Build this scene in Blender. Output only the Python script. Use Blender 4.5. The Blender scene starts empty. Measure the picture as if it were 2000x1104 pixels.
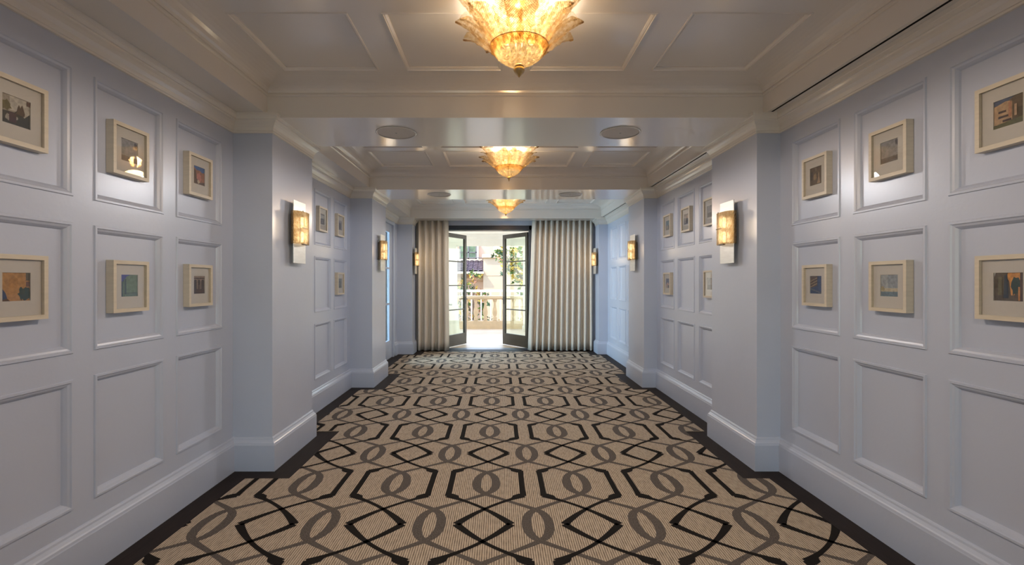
import bpy, math, random
from mathutils import Vector, Matrix
random.seed(7)
PI = math.pi
S = bpy.context.scene
COL = S.collection

# ---------------------------------------------------------------- camera
cam_d = bpy.data.cameras.new('camera')
cam = bpy.data.objects.new('camera', cam_d)
COL.objects.link(cam)
cam.location = (0, 0, 1.4)
cam.rotation_euler = (PI/2, 0, 0)
cam_d.sensor_width = 36; cam_d.lens = 17.0
cam_d.shift_x = 0.012; cam_d.shift_y = -0.001
cam_d.clip_start = 0.05; cam_d.clip_end = 200
S.camera = cam
# ---------------------------------------------------------------- world, sun, fill lamps, exposure
W = bpy.data.worlds.new('world'); S.world = W; W.use_nodes = True
nt = W.node_tree; nt.nodes.clear()
sky = nt.nodes.new('ShaderNodeTexSky'); sky.sky_type = 'NISHITA'
sky.sun_disc = False; sky.sun_elevation = math.radians(52); sky.sun_rotation = math.radians(265)
bg = nt.nodes.new('ShaderNodeBackground'); bg.inputs['Strength'].default_value = 0.52
wo = nt.nodes.new('ShaderNodeOutputWorld')
nt.links.new(sky.outputs[0], bg.inputs[0]); nt.links.new(bg.outputs[0], wo.inputs[0])

def add_light(name, kind, loc, energy, color, **kw):
    d = bpy.data.lights.new(name, kind); d.energy = energy; d.color = color
    for k, v in kw.items(): setattr(d, k, v)
    o = bpy.data.objects.new(name, d); COL.objects.link(o); o.location = loc
    return o
sun = add_light('sun', 'SUN', (0, 12, 12), 3.6, (1.0, 0.93, 0.82), angle=math.radians(0.6))
sun.rotation_euler = Vector((0.62, 0.30, -0.9)).to_track_quat('-Z', 'Y').to_euler()
back = add_light('back_fill', 'AREA', (0.05, -4.35, 1.45), 18, (1.0, 0.96, 0.92),
                 shape='RECTANGLE', size=3.0, size_y=2.2)  # unseen lamp added behind the camera as soft fill
back.rotation_euler = (PI/2, 0, 0)
for sx_ in (1, -1):      # hidden fill lamps added at both balcony ends to brighten it
    dl = add_light('balcony_fill', 'AREA', (sx_*3.9, 12.4, 1.3), 42, (1.0, 0.98, 0.93), shape='RECTANGLE', size=2.4, size_y=2.4)
    dl.rotation_euler = Vector((-sx_, 0, 0)).to_track_quat('-Z', 'Y').to_euler()
glow = add_light('sky_fill', 'SUN', (0, 30, 20), 3.0, (0.66, 0.82, 1.0), angle=math.radians(50))    # soft blue lamp added to push more daylight through the doorway
glow.rotation_euler = Vector((0, -1, -.34)).to_track_quat('-Z', 'Y').to_euler()
side_d = add_light('side_room_fill', 'AREA', (-4.35, 8.1, 1.5), 330, (0.52, 0.73, 1.0), shape='RECTANGLE', size=1.8, size_y=2.0)  # hidden lamp added beyond the glazed door to tint the last bay blue
side_d.rotation_euler = (0, -PI/2, 0)
side_d.rotation_euler = Vector((1, 0.0, 0)).to_track_quat('-Z', 'Y').to_euler()
S.view_settings.view_transform = 'Standard'; S.view_settings.look = 'None'
S.view_settings.gamma = 1.0; S.view_settings.use_curve_mapping = False
S.view_settings.exposure = 0.84
S.cycles.use_denoising = True
S.cycles.max_bounces = 10; S.cycles.diffuse_bounces = 6; S.cycles.glossy_bounces = 4
S.cycles.transparent_max_bounces = 24; S.cycles.transmission_bounces = 8
S.cycles.sample_clamp_indirect = 4.0
S.cycles.caustics_reflective = False; S.cycles.caustics_refractive = False

# ---------------------------------------------------------------- helpers
class MB:
    def __init__(s): s.v = []; s.f = []; s.m = []
    def poly(s, pts, mi=0):
        i = len(s.v); s.v += [tuple(p) for p in pts]; s.f.append(tuple(range(i, i+len(pts)))); s.m.append(mi)
    def box(s, x0, x1, y0, y1, z0, z1, mi=0, M=None):
        p = [(x0,y0,z0),(x1,y0,z0),(x1,y1,z0),(x0,y1,z0),(x0,y0,z1),(x1,y0,z1),(x1,y1,z1),(x0,y1,z1)]
        if M: p = [tuple(M @ Vector(q)) for q in p]
        i = len(s.v); s.v += p
        for f in ((0,3,2,1),(4,5,6,7),(0,1,5,4),(1,2,6,5),(2,3,7,6),(3,0,4,7)):
            s.f.append(tuple(i+k for k in f)); s.m.append(mi)
    def lathe(s, prof, c=(0,0,0), n=24, mi=0, caps=True, square=False):
        i = len(s.v); k = len(prof)
        for j in range(n):
            a = 2*PI*(j+(0.5 if n == 4 else 0))/n
            for r, z in prof: s.v.append((c[0]+r*math.cos(a), c[1]+r*math.sin(a), c[2]+z))
        for j in range(n):
            for q in range(k-1):
                a = i+j*k+q; b = i+((j+1)%n)*k+q
                s.f.append((a, b, b+1, a+1)); s.m.append(mi)
        if caps:
            s.f.append(tuple(i+j*k for j in range(n-1,-1,-1))); s.m.append(mi)
            s.f.append(tuple(i+j*k+k-1 for j in range(n))); s.m.append(mi)
    def tube(s, pts, r, n=8, mi=0):
        pts = [Vector(p) for p in pts]; rs = r if isinstance(r, (list, tuple)) else [r]*len(pts)
        i = len(s.v)
        for q, p in enumerate(pts):
            d = (pts[min(q+1, len(pts)-1)] - pts[max(q-1, 0)]).normalized()
            u = d.cross(Vector((0,0,1)))
            if u.length < 1e-3: u = d.cross(Vector((1,0,0)))
            u.normalize(); w = d.cross(u)
            for j in range(n):
                a = 2*PI*j/n; s.v.append(tuple(p + (u*math.cos(a)+w*math.sin(a))*rs[q]))
        for q in range(len(pts)-1):
            for j in range(n):
                a = i+q*n+j; b = i+q*n+(j+1)%n
                s.f.append((a, b, b+n, a+n)); s.m.append(mi)
        s.f.append(tuple(i+j for j in range(n-1,-1,-1))); s.m.append(mi)
        s.f.append(tuple(i+(len(pts)-1)*n+j for j in range(n))); s.m.append(mi)
    def grid(s, P, mi=0):
        i = len(s.v); h = len(P); w = len(P[0])
        for row in P: s.v += [tuple(p) for p in row]
        for a in range(h-1):
            for b in range(w-1):
                k = i+a*w+b; s.f.append((k, k+1, k+1+w, k+w)); s.m.append(mi)
    def build(s, name, mats, parent=None, smooth=False, bevel=0, solid=0, loc=None, seg=2):
        me = bpy.data.meshes.new(name); me.from_pydata(s.v, [], s.f)
        if not isinstance(mats, (list, tuple)): mats = [mats]
        for m in mats: me.materials.append(m)
        me.polygons.foreach_set('material_index', s.m)
        if smooth: me.polygons.foreach_set('use_smooth', [True]*len(s.f))
        me.update()
        o = bpy.data.objects.new(name, me); COL.objects.link(o)
        if parent: o.parent = parent
        if loc: o.location = loc
        if solid:
            md = o.modifiers.new('solid', 'SOLIDIFY'); md.thickness = solid; md.offset = 0
        if bevel:
            md = o.modifiers.new('bevel', 'BEVEL'); md.width = bevel; md.segments = seg; md.limit_method = 'ANGLE'
        return o

def struct(o): o['kind'] = 'structure'; return o
def tag(o, label, cat, group=None, kind=None):
    o['label'] = label; o['category'] = cat
    if group: o['group'] = group
    if kind: o['kind'] = kind
    return o
def empty(name, loc, rz=0):
    o = bpy.data.objects.new(name, None); COL.objects.link(o)
    o.location = loc; o.rotation_euler = (0, 0, rz); o.empty_display_size = 0.1
    return o
def copy_tree(o, parent=None):
    c = o.copy(); COL.objects.link(c)
    if parent: c.parent = parent; c.matrix_parent_inverse = o.matrix_parent_inverse
    for ch in list(o.children): copy_tree(ch, c)
    return c

# ---------------------------------------------------------------- materials
def mat(name, col, rough=0.5, metal=0.0, noise=0.0, nscale=8.0, bump=0.0, bscale=60.0, spec=0.5, coat=0.0, stretch=None):
    m = bpy.data.materials.new(name); m.use_nodes = True; n = m.node_tree; b = n.nodes['Principled BSDF']
    b.inputs['Base Color'].default_value = (*col, 1); b.inputs['Roughness'].default_value = rough
    b.inputs['Metallic'].default_value = metal; b.inputs['Specular IOR Level'].default_value = spec
    b.inputs['Coat Weight'].default_value = coat; b.inputs['Coat Roughness'].default_value = 0.14; b.inputs['Coat IOR'].default_value = 1.65
    tc = n.nodes.new('ShaderNodeTexCoord'); src = tc.outputs['Object']
    if stretch:
        mp = n.nodes.new('ShaderNodeMapping'); mp.inputs['Scale'].default_value = stretch
        n.links.new(src, mp.inputs[0]); src = mp.outputs[0]
    if noise:
        t = n.nodes.new('ShaderNodeTexNoise'); t.inputs['Scale'].default_value = nscale; t.inputs['Detail'].default_value = 5
        r = n.nodes.new('ShaderNodeValToRGB')
        r.color_ramp.elements[0].position = .3; r.color_ramp.elements[1].position = .7
        r.color_ramp.elements[0].color = (*[max(0, c*(1-noise)) for c in col], 1)
        r.color_ramp.elements[1].color = (*[min(1, c*(1+noise)) for c in col], 1)
        n.links.new(src, t.inputs['Vector']); n.links.new(t.outputs[0], r.inputs[0]); n.links.new(r.outputs[0], b.inputs['Base Color'])
    if bump:
        t = n.nodes.new('ShaderNodeTexNoise'); t.inputs['Scale'].default_value = bscale; t.inputs['Detail'].default_value = 3
        bp = n.nodes.new('ShaderNodeBump'); bp.inputs['Strength'].default_value = bump; bp.inputs['Distance'].default_value = 0.01
        n.links.new(src, t.inputs['Vector']); n.links.new(t.outputs[0], bp.inputs['Height']); n.links.new(bp.outputs[0], b.inputs['Normal'])
    return m

M = {}
M['wall'] = mat('blue_satin_wall_paint', (0.455, 0.508, 0.625), 0.36, coat=.45, bump=0.06, bscale=35, noise=.015, nscale=3)
M['wall'].node_tree.nodes['Principled BSDF'].inputs['Coat Roughness'].default_value = 0.24
M['trim'] = mat('cream_satin_trim_paint', (0.70, 0.67, 0.62), 0.3, coat=1.0, noise=.015, nscale=5)
M['ceil'] = mat('cream_satin_ceiling_paint', (0.70, 0.67, 0.63), 0.3, coat=1.0, bump=0.03, bscale=30, noise=.01, nscale=3)
M['wood'] = mat('dark_walnut_floor', (0.016, 0.010, 0.008), 0.6, spec=.2, noise=.35, nscale=6, stretch=(12, 1, 1))
M['bronze'] = mat('dark_bronze_paint', (0.032, 0.027, 0.016), 0.38, noise=.1)
M['navy'] = mat('dark_frame_paint', (0.018, 0.030, 0.055), 0.35, noise=.1)
M['black'] = mat('black_slot', (0.008, 0.008, 0.01), 0.6, noise=.1)
M['maple'] = mat('pale_maple', (0.58, 0.525, 0.42), 0.45, noise=.06, nscale=14, stretch=(1, 1, 6))
M['mat_board'] = mat('white_mat_board', (0.58, 0.56, 0.51), 0.8, noise=.02, nscale=40)
M['curtain'] = mat('taupe_linen_curtain', (0.64, 0.59, 0.52), 0.85, noise=.05, nscale=60, bump=.15, bscale=300)
M['silver'] = mat('brushed_nickel', (0.74, 0.75, 0.74), 0.38, metal=.7, noise=.06, nscale=10, stretch=(1, 1, 8))
M['bar'] = mat('dark_bar_metal', (0.10, 0.08, 0.06), 0.4, metal=.8, noise=.1)
M['gold'] = mat('antique_gold', (0.55, 0.38, 0.16), 0.3, metal=.9, noise=.15, nscale=30)
M['amber_solid'] = mat('amber_glass_finial', (0.50, 0.30, 0.08), 0.12, noise=.2, nscale=25, coat=.8)
M['grille'] = mat('speaker_grille_paint', (0.58, 0.55, 0.51), 0.6, noise=.05, nscale=200)
M['stone'] = mat('beige_paving_stone', (0.76, 0.66, 0.54), 0.5, noise=.08, nscale=3)
M['cast'] = mat('cast_cream_stone', (0.72, 0.58, 0.40), 0.7, noise=.07, nscale=6)
M['whitewash'] = mat('white_stucco', (0.80, 0.80, 0.76), 0.8, noise=.03, nscale=4)
M['rail'] = mat('white_rail_paint', (0.82, 0.82, 0.82), 0.4, noise=.02)
M['stucco'] = mat('beige_stucco', (0.66, 0.50, 0.34), 0.9, noise=.05, nscale=2)
M['stucco_pink'] = mat('tan_stucco', (0.56, 0.40, 0.30), 0.9, noise=.05, nscale=2)
M['tile'] = mat('purple_roof_tile', (0.20, 0.155, 0.185), 0.7, noise=.3, nscale=6)
M['window_dark'] = mat('window_frame_grey', (0.16, 0.15, 0.14), 0.5, noise=.1)
M['bark'] = mat('tree_bark', (0.22, 0.15, 0.10), 0.9, noise=.3, nscale=20)
M['leaf_green'] = mat('leaf_green', (0.12, 0.20, 0.045), 0.45, noise=.3, nscale=5)
M['leaf_dark'] = mat('leaf_dark', (0.045, 0.10, 0.04), 0.4, noise=.3, nscale=5)
M['leaf_yellow'] = mat('leaf_yellow', (0.62, 0.42, 0.07), 0.5, noise=.25, nscale=5)
M['leaf_rust'] = mat('leaf_rust', (0.50, 0.24, 0.12), 0.5, noise=.25, nscale=5)
M['cloth'] = mat('white_tablecloth', (0.78, 0.80, 0.74), 0.85, noise=.02, bump=.1, bscale=200)
M['ground'] = mat('garden_ground', (0.16, 0.17, 0.09), 0.9, noise=.3, nscale=1)
M['grey'] = mat('grey_plastic', (0.30, 0.31, 0.30), 0.4, noise=.05)

def mix_mat(name, build):
    m = bpy.data.materials.new(name); m.use_nodes = True; n = m.node_tree; n.nodes.clear()
    out = n.nodes.new('ShaderNodeOutputMaterial'); n.links.new(build(n), out.inputs[0]); return m
def node(n, t, **inp):
    x = n.nodes.new(t)
    for k, v in inp.items(): x.inputs[k.replace('_', ' ')].default_value = v
    return x
def glass_build(tint, extra=0.0):
    def b(n):
        tr = node(n, 'ShaderNodeBsdfTransparent', Color=(*tint, 1)); gl = node(n, 'ShaderNodeBsdfGlossy', Roughness=0.0)
        ge = n.nodes.new('ShaderNodeNewGeometry'); dt = n.nodes.new('ShaderNodeVectorMath'); dt.operation = 'DOT_PRODUCT'
        n.links.new(ge.outputs['Incoming'], dt.inputs[0]); n.links.new(ge.outputs['Normal'], dt.inputs[1])
        def ma(op, a, bb):
            x = n.nodes.new('ShaderNodeMath'); x.operation = op
            for i, q in enumerate((a, bb)):
                if q is None: continue
                if isinstance(q, float): x.inputs[i].default_value = q
                else: n.links.new(q, x.inputs[i])
            return x.outputs[0]
        c_ = ma('ABSOLUTE', dt.outputs['Value'], None)
        ad = ma('ADD', ma('MULTIPLY', ma('POWER', ma('SUBTRACT', 1.0, c_), 5.0), .95), .035+extra).node
        mx = n.nodes.new('ShaderNodeMixShader'); n.links.new(ad.outputs[0], mx.inputs[0]); n.links.new(tr.outputs[0], mx.inputs[1]); n.links.new(gl.outputs[0], mx.inputs[2])
        return mx.outputs[0]
    return b
M['glass'] = mix_mat('clear_pane', glass_build((0.93, 0.98, 0.94)))
M['picture_glass'] = mix_mat('picture_glazing', glass_build((0.97, 0.97, 0.97), 0.01))
def murano(col, clear, tr_mix):
    def b(n):
        tc = n.nodes.new('ShaderNodeTexCoord')
        wv = n.nodes.new('ShaderNodeTexWave'); wv.inputs['Scale'].default_value = 22; wv.inputs['Distortion'].default_value = 6; wv.inputs['Detail'].default_value = 3
        vo = n.nodes.new('ShaderNodeTexNoise'); vo.inputs['Scale'].default_value = 55; vo.inputs['Detail'].default_value = 3
        n.links.new(tc.outputs['Object'], wv.inputs[0]); n.links.new(tc.outputs['Object'], vo.inputs[0])
        ad = n.nodes.new('ShaderNodeMath'); ad.operation = 'ADD'; n.links.new(wv.outputs[1], ad.inputs[0]); n.links.new(vo.outputs[0], ad.inputs[1])
        bp = n.nodes.new('ShaderNodeBump'); bp.inputs['Strength'].default_value = .9; bp.inputs['Distance'].default_value = .008
        n.links.new(ad.outputs[0], bp.inputs['Height'])
        cr = n.nodes.new('ShaderNodeValToRGB'); cr.color_ramp.elements[0].color = (*col, 1); cr.color_ramp.elements[1].color = (*clear, 1)
        cr.color_ramp.elements[0].position = .42; cr.color_ramp.elements[1].position = .60
        sp = n.nodes.new('ShaderNodeSeparateXYZ'); n.links.new(tc.outputs['Object'], sp.inputs[0])
        def ma(op, a, bb=None):
            x = n.nodes.new('ShaderNodeMath'); x.operation = op
            for i, q in enumerate((a, bb)):
                if q is None: continue
                if isinstance(q, float): x.inputs[i].default_value = q
                else: n.links.new(q, x.inputs[i])
            return x.outputs[0]
        ay = ma('ABSOLUTE', sp.outputs[1])
        rib = ma('SINE', ma('SUBTRACT', ma('MULTIPLY', ma('ADD', sp.outputs[0], sp.outputs[2]), 420.0), ma('MULTIPLY', ay, 430.0)))
        vein = ma('MULTIPLY', ma('LESS_THAN', ay, .0035), -.30)
        val = ma('ADD', ma('ADD', ma('MULTIPLY', rib, .13), vo.outputs[0]), vein)
        ad2 = ma('ADD', ma('MULTIPLY', rib, .8), vo.outputs[0]); n.links.new(ad2, bp.inputs['Height'])
        n.links.new(val, cr.inputs[0])
        tl = n.nodes.new('ShaderNodeBsdfTranslucent'); gl = node(n, 'ShaderNodeBsdfGlossy', Roughness=0.12)
        tr = n.nodes.new('ShaderNodeBsdfTransparent')
        n.links.new(cr.outputs[0], tl.inputs[0]); n.links.new(cr.outputs[0], tr.inputs[0])
        n.links.new(bp.outputs[0], tl.inputs['Normal']); n.links.new(bp.outputs[0], gl.inputs['Normal'])
        m1 = n.nodes.new('ShaderNodeMixShader'); m1.inputs[0].default_value = tr_mix
        n.links.new(tl.outputs[0], m1.inputs[1]); n.links.new(tr.outputs[0], m1.inputs[2])
        m2 = n.nodes.new('ShaderNodeMixShader'); m2.inputs[0].default_value = .07
        n.links.new(m1.outputs[0], m2.inputs[1]); n.links.new(gl.outputs[0], m2.inputs[2])
        return m2.outputs[0]
    return b
M['murano_gold'] = mix_mat('murano_gold', murano((0.80, 0.68, 0.49), (1.0, 0.98, 0.93), .91))
M['murano_bowl'] = mix_mat('murano_bowl', murano((0.66, 0.52, 0.30), (0.90, 0.80, 0.58), .965))
M['murano_clear'] = mix_mat('murano_clear', murano((0.95, 0.90, 0.80), (1.0, 0.99, 0.97), .93))
M['shade_glass'] = mix_mat('sconce_amber_glass', murano((0.82, 0.66, 0.46), (1.0, 0.92, 0.76), .45))
def emit(name, col, s):
    return mix_mat(name, lambda n: node(n, 'ShaderNodeEmission', Color=(*col, 1), Strength=s).outputs[0])
M['bulb'] = emit('warm_bulb', (1.0, 0.88, 0.74), 2.5)
M['bulb_sconce'] = emit('sconce_bulb', (1.0, 0.84, 0.62), 6)

def carpet_mat():
    m = bpy.data.materials.new('woven_tan_carpet'); m.use_nodes = True; n = m.node_tree; b = n.nodes['Principled BSDF']
    b.inputs['Roughness'].default_value = .85; b.inputs['Specular IOR Level'].default_value = .25
    tc = n.nodes.new('ShaderNodeTexCoord'); sp = n.nodes.new('ShaderNodeSeparateXYZ'); n.links.new(tc.outputs['Object'], sp.inputs[0])
    def wave(src, per, ph=0):
        a = n.nodes.new('ShaderNodeMath'); a.operation = 'MULTIPLY'; a.inputs[1].default_value = 2*PI/per; n.links.new(src, a.inputs[0])
        s = n.nodes.new('ShaderNodeMath'); s.operation = 'SINE'; n.links.new(a.outputs[0], s.inputs[0])
        return s.outputs[0]
    sx = wave(sp.outputs[0], .0125); sy = wave(sp.outputs[1], .011)
    nz = n.nodes.new('ShaderNodeTexNoise'); nz.inputs['Scale'].default_value = 1.0; nz.inputs['Detail'].default_value = 3
    mp = n.nodes.new('ShaderNodeMapping'); mp.inputs['Scale'].default_value = (80, 18, 1); n.links.new(tc.outputs['Object'], mp.inputs[0]); n.links.new(mp.outputs[0], nz.inputs[0])
    def ma(op, a, bb):
        x = n.nodes.new('ShaderNodeMath'); x.operation = op
        for i, q in enumerate((a, bb)):
            if isinstance(q, float): x.inputs[i].default_value = q
            else: n.links.new(q, x.inputs[i])
        return x.outputs[0]
    h = ma('ADD', ma('MULTIPLY', sx, .30), ma('MULTIPLY', sy, .10)); h = ma('ADD', h, .5)
    f = ma('ADD', h, ma('MULTIPLY', ma('SUBTRACT', nz.outputs[0], .5), .7))
    r = n.nodes.new('ShaderNodeValToRGB')
    r.color_ramp.elements[0].position = .12; r.color_ramp.elements[0].color = (.13, .095, .07, 1)
    r.color_ramp.elements[1].position = .75; r.color_ramp.elements[1].color = (.54, .455, .35, 1)
    n.links.new(f, r.inputs[0]); n.links.new(r.outputs[0], b.inputs['Base Color'])
    bp = n.nodes.new('ShaderNodeBump'); bp.inputs['Strength'].default_value = .5; bp.inputs['Distance'].default_value = .003
    n.links.new(h, bp.inputs['Height']); n.links.new(bp.outputs[0], b.inputs['Normal'])
    return m
M['carpet'] = carpet_mat()
M['carpet_dark'] = mat('carpet_black_pile', (0.012, 0.010, 0.009), 0.9, spec=.12, noise=.3, nscale=150)
def speckle():
    m = mat('carpet_grey_pile', (0.10, 0.086, 0.076), 0.9, spec=.2, noise=.6, nscale=170)
    return m
M['carpet_grey'] = speckle()

# ---------------------------------------------------------------- layout numbers (metres)
XL, XR = -1.982, 2.085            # bay walls
PL, PR = -1.689, 1.910            # pier faces
TL, TR = -1.7255, 1.955           # tray edges
ZS, ZB, ZC = 2.64, 2.617, 2.87    # soffit, beam, coffered ceiling
PIERS = [(-2.033, -1.272), (0.779, 1.540), (3.591, 4.352), (6.403, 7.164), (9.32, 9.65)]
BAYS = [(-1.272, .779), (1.540, 3.591), (4.352, 6.403), (7.164, 9.32)]
YB, YF = -4.1, 9.90
COLS = (0.46, 1.065, 1.665); ROWS = ((.34, .945), (1.065, 1.675), (1.795, 2.40))
RING = [(0,0),(.003,-.007),(.013,-.007),(.017,-.001),(.026,.003),(.034,.014),(.038,.022)]

def panel_wall(mb, y0, y1, mp, cols, rows=ROWS):
    """mp(y, z, d) -> point; cols = panel y ranges"""
    ys = [y0] + [c for p in cols for c in p] + [y1]; zs = [0.0] + [c for r in rows for c in r] + [ZS+.01]
    for i in range(len(ys)-1):
        for j in range(len(zs)-1):
            a, b, c, d = ys[i], ys[i+1], zs[j], zs[j+1]
            if i % 2 == 1 and j % 2 == 1:
                prev = None
                for (t, dd) in RING:
                    q = [mp(a+t, c+t, dd), mp(b-t, c+t, dd), mp(b-t, d-t, dd), mp(a+t, d-t, dd)]
                    if prev:
                        for k in range(4): mb.poly([prev[k], prev[(k+1)%4], q[(k+1)%4], q[k]])
                    prev = q
                mb.poly(prev)
            else:
                mb.poly([mp(a,c,0), mp(b,c,0), mp(b,d,0), mp(a,d,0)])
DOOR_Y = (7.93, 8.97)
for side, xw, xp, sg in (('left', XL, PL, -1), ('right', XR, PR, 1)):
    mb = MB(); mp = lambda y, z, d, xw=xw, sg=sg: (xw+sg*d, y, z)
    panel_wall(mb, YB, PIERS[0][0], mp, [(YB+.3, YB+.9), (YB+1.1, YB+1.7)])
    for bi, (a, b) in enumerate(BAYS):
        if side == 'left' and bi == 3:
            mb.poly([mp(a,0,0), mp(DOOR_Y[0],0,0), mp(DOOR_Y[0],ZS,0), mp(a,ZS,0)])
            mb.poly([mp(DOOR_Y[1],0,0), mp(b,0,0), mp(b,ZS,0), mp(DOOR_Y[1],ZS,0)])
            mb.poly([mp(DOOR_Y[0],2.44,0), mp(DOOR_Y[1],2.44,0), mp(DOOR_Y[1],ZS,0), mp(DOOR_Y[0],ZS,0)])
            for yy in DOOR_Y: mb.poly([mp(yy,0,0), mp(yy,0,.065), mp(yy,2.44,.065), mp(yy,2.44,0)])
            mb.poly([mp(DOOR_Y[0],2.44,0), mp(DOOR_Y[0],2.44,.065), mp(DOOR_Y[1],2.44,.065), mp(DOOR_Y[1],2.44,0)])
        else:
            panel_wall(mb, a, b, mp, [(a+c-.245, a+c+.245) for c in COLS])
    mb.poly([(xw, 9.65, 0), (xw, YF, 0), (xw, YF, ZS), (xw, 9.65, ZS)])
    for (a, b) in PIERS:
        mb.poly([(xw, a, 0), (xp, a, 0), (xp, a, ZS), (xw, a, ZS)])
        mb.poly([(xp, a, 0), (xp, b, 0), (xp, b, ZS), (xp, a, ZS)])
        mb.poly([(xp, b, 0), (xw, b, 0), (xw, b, ZS), (xp, b, ZS)])
    struct(mb.build('wall_'+side, M['wall']))

def path(xw, xp, gaps=None):
    p = [(xw, YB)]
    for a, b in PIERS: p += [(xw, a), (xp, a), (xp, b), (xw, b)]
    p += [(xw, YF)]
    return p
def sweep(mb, pts, prof, side, closed_ends=True, mi=0):
    """pts in plan; prof [(out, z)]; side +1 offsets towards +x when moving +y"""
    n = len(pts); rows = []
    for i, p in enumerate(pts):
        p = Vector(p); ns = []
        if i > 0: d = (p-Vector(pts[i-1])).normalized(); ns.append(Vector((d.y, -d.x))*side)
        if i < n-1: d = (Vector(pts[i+1])-p).normalized(); ns.append(Vector((d.y, -d.x))*side)
        if len(ns) == 2: nn = ns[0]+ns[1]; k = nn / nn.dot(ns[0]) if nn.length > 1e-6 else ns[0]
        else: k = ns[0]
        rows.append([(p.x+k.x*o, p.y+k.y*o, z) for o, z in prof])
    mb.grid(rows, mi)
    if closed_ends: mb.poly(rows[0], mi); mb.poly(rows[-1][::-1], mi)
CROWN = [(0,2.500),(.010,2.502),(.012,2.512),(.008,2.518),(.010,2.524),(.014,2.540),(.024,2.560),(.036,2.574),(.046,2.582),(.048,2.590),(.055,2.592),(.057,2.612),(.060,2.616),(.060,2.6395),(0,2.6395)]
BASE = [(0,.245),(.006,.243),(.010,.236),(.012,.226),(.020,.212),(.026,.206),(.028,.196),(.030,.190),(.030,0.0)]
for side, xw, xp, sg in (('left', XL, PL, 1), ('right', XR, PR, -1)):
    mb = MB(); sweep(mb, path(xw, xp), CROWN, sg)
    struct(mb.build('trim_1' if side == 'left' else 'trim_2', M['trim'], bevel=0))
    mb = MB(); p = path(xw, xp)
    if side == 'left':
        k = next(i for i, q in enumerate(p) if abs(q[1]-7.164) < 1e-6 and q[0] == xw)
        sweep(mb, p[:k+1]+[(xw, DOOR_Y[0]-.07)], BASE, sg); sweep(mb, [(xw, DOOR_Y[1]+.07)]+p[k+1:], BASE, sg)
    else: sweep(mb, p, BASE, sg)
    struct(mb.build('baseboard_'+side, M['wall']))

# ceiling: soffits, trays with coves, coffers, beams
mb = MB()
def rect(x0, x1, y0, y1, z): mb.poly([(x0,y0,z),(x1,y0,z),(x1,y1,z),(x0,y1,z)])
def ring(r0, r1):
    a = [(r0[0],r0[2],r0[4]),(r0[1],r0[2],r0[4]),(r0[1],r0[3],r0[4]),(r0[0],r0[3],r0[4])]
    b = [(r1[0],r1[2],r1[4]),(r1[1],r1[2],r1[4]),(r1[1],r1[3],r1[4]),(r1[0],r1[3],r1[4])]
    for k in range(4): mb.poly([a[k], a[(k+1)%4], b[(k+1)%4], b[k]])
def rin(x0, x1, y0, y1, t, z): return (x0+t, x1-t, y0+t, y1-t, z)
TRAY = [(0,2.64),(0,2.772),(.006,2.774),(.012,2.780),(.012,2.786),(.005,2.789),(.005,2.795),(.010,2.797),(.010,2.800)]
for k in range(1, 9):
    a = PI/2*k/8; TRAY.append((.010+.175*(1-math.cos(a)), 2.800+.070*math.sin(a)))
COFF = [(0,ZC),(.002,ZC-.005),(.009,ZC-.005),(.011,ZC+.001),(.016,ZC+.002),(.024,ZC+.008),(.027,ZC+.010),(.027,ZC+.016)]
CX = [-1.502+i*.8517 for i in range(4)]
for (a, b) in BAYS:
    slot = 2.640
    rect(XL-.03, TL, a, b, ZS)
    rect(TR, 1.980, a, b, ZS); rect(1.996, XR+.03, a, b, ZS)
    rect(1.980, 1.996, a, a+.06, ZS); rect(1.980, 1.996, b-.06, b, ZS)
    prev = None
    for t, z in TRAY:
        q = rin(TL, TR, a, b, t, z)
        if prev: ring(prev, q)
        prev = q
    L = b-a; m = .223; rw = (L-2*m-.157)/2
    cys = [(a+m, a+m+rw), (b-m-rw, b-m)]
    xs = [prev[0]] + [c for x in CX for c in (x, x+.667)] + [prev[1]]; ys = [prev[2]] + [c for q in cys for c in q] + [prev[3]]
    for i in range(len(xs)-1):
        for j in range(len(ys)-1):
            if i % 2 and j % 2:
                pr = None
                for t, z in COFF:
                    q = rin(xs[i], xs[i+1], ys[j], ys[j+1], t, z)
                    if pr: ring(pr, q)
                    pr = q
                rect(*pr)
            else: rect(xs[i], xs[i+1], ys[j], ys[j+1], ZC)
for (a, b) in PIERS + [(YB-.1, -4.0)]:
    rect(XL-.03, XR+.03, a, b, ZB)
    for y in (a, b): mb.poly([(XL-.03,y,ZB),(XR+.03,y,ZB),(XR+.03,y,ZS),(XL-.03,y,ZS)])
rect(XL-.03, XR+.03, YB, PIERS[0][0], ZS)
rect(XL-.03, XR+.03, 9.65, YF, ZS)
rect(XL-.3, XR+.3, YB-.3, YF+.2, 3.05)
struct(mb.build('ceiling', M['ceil']))
# air slot: dark recess in the right soffit of every bay
for i, (a, b) in enumerate(BAYS[1:]):
    mb = MB(); a += .06; b -= .06; x0, x1 = 1.980, 1.996
    z1 = ZS+.05
    mb.poly([(x0,a,ZS),(x0,b,ZS),(x0,b,z1),(x0,a,z1)]); mb.poly([(x1,a,ZS),(x1,b,ZS),(x1,b,z1),(x1,a,z1)])
    mb.poly([(x0,a,ZS),(x1,a,ZS),(x1,a,z1),(x0,a,z1)]); mb.poly([(x0,b,ZS),(x1,b,ZS),(x1,b,z1),(x0,b,z1)])
    mb.poly([(x0,a,z1),(x1,a,z1),(x1,b,z1),(x0,b,z1)])
    o = mb.build('air_slot', M['black'])
    tag(o, ('long black air slot in the right soffit of the nearest ceiling bay',
            'black air slot in the right soffit of the middle ceiling bay',
            'short black air slot in the right soffit nearest the curtains', .5, (.66, .82, 1.0))[i], 'air vent', 'linear air slots in the right soffit')

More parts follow.
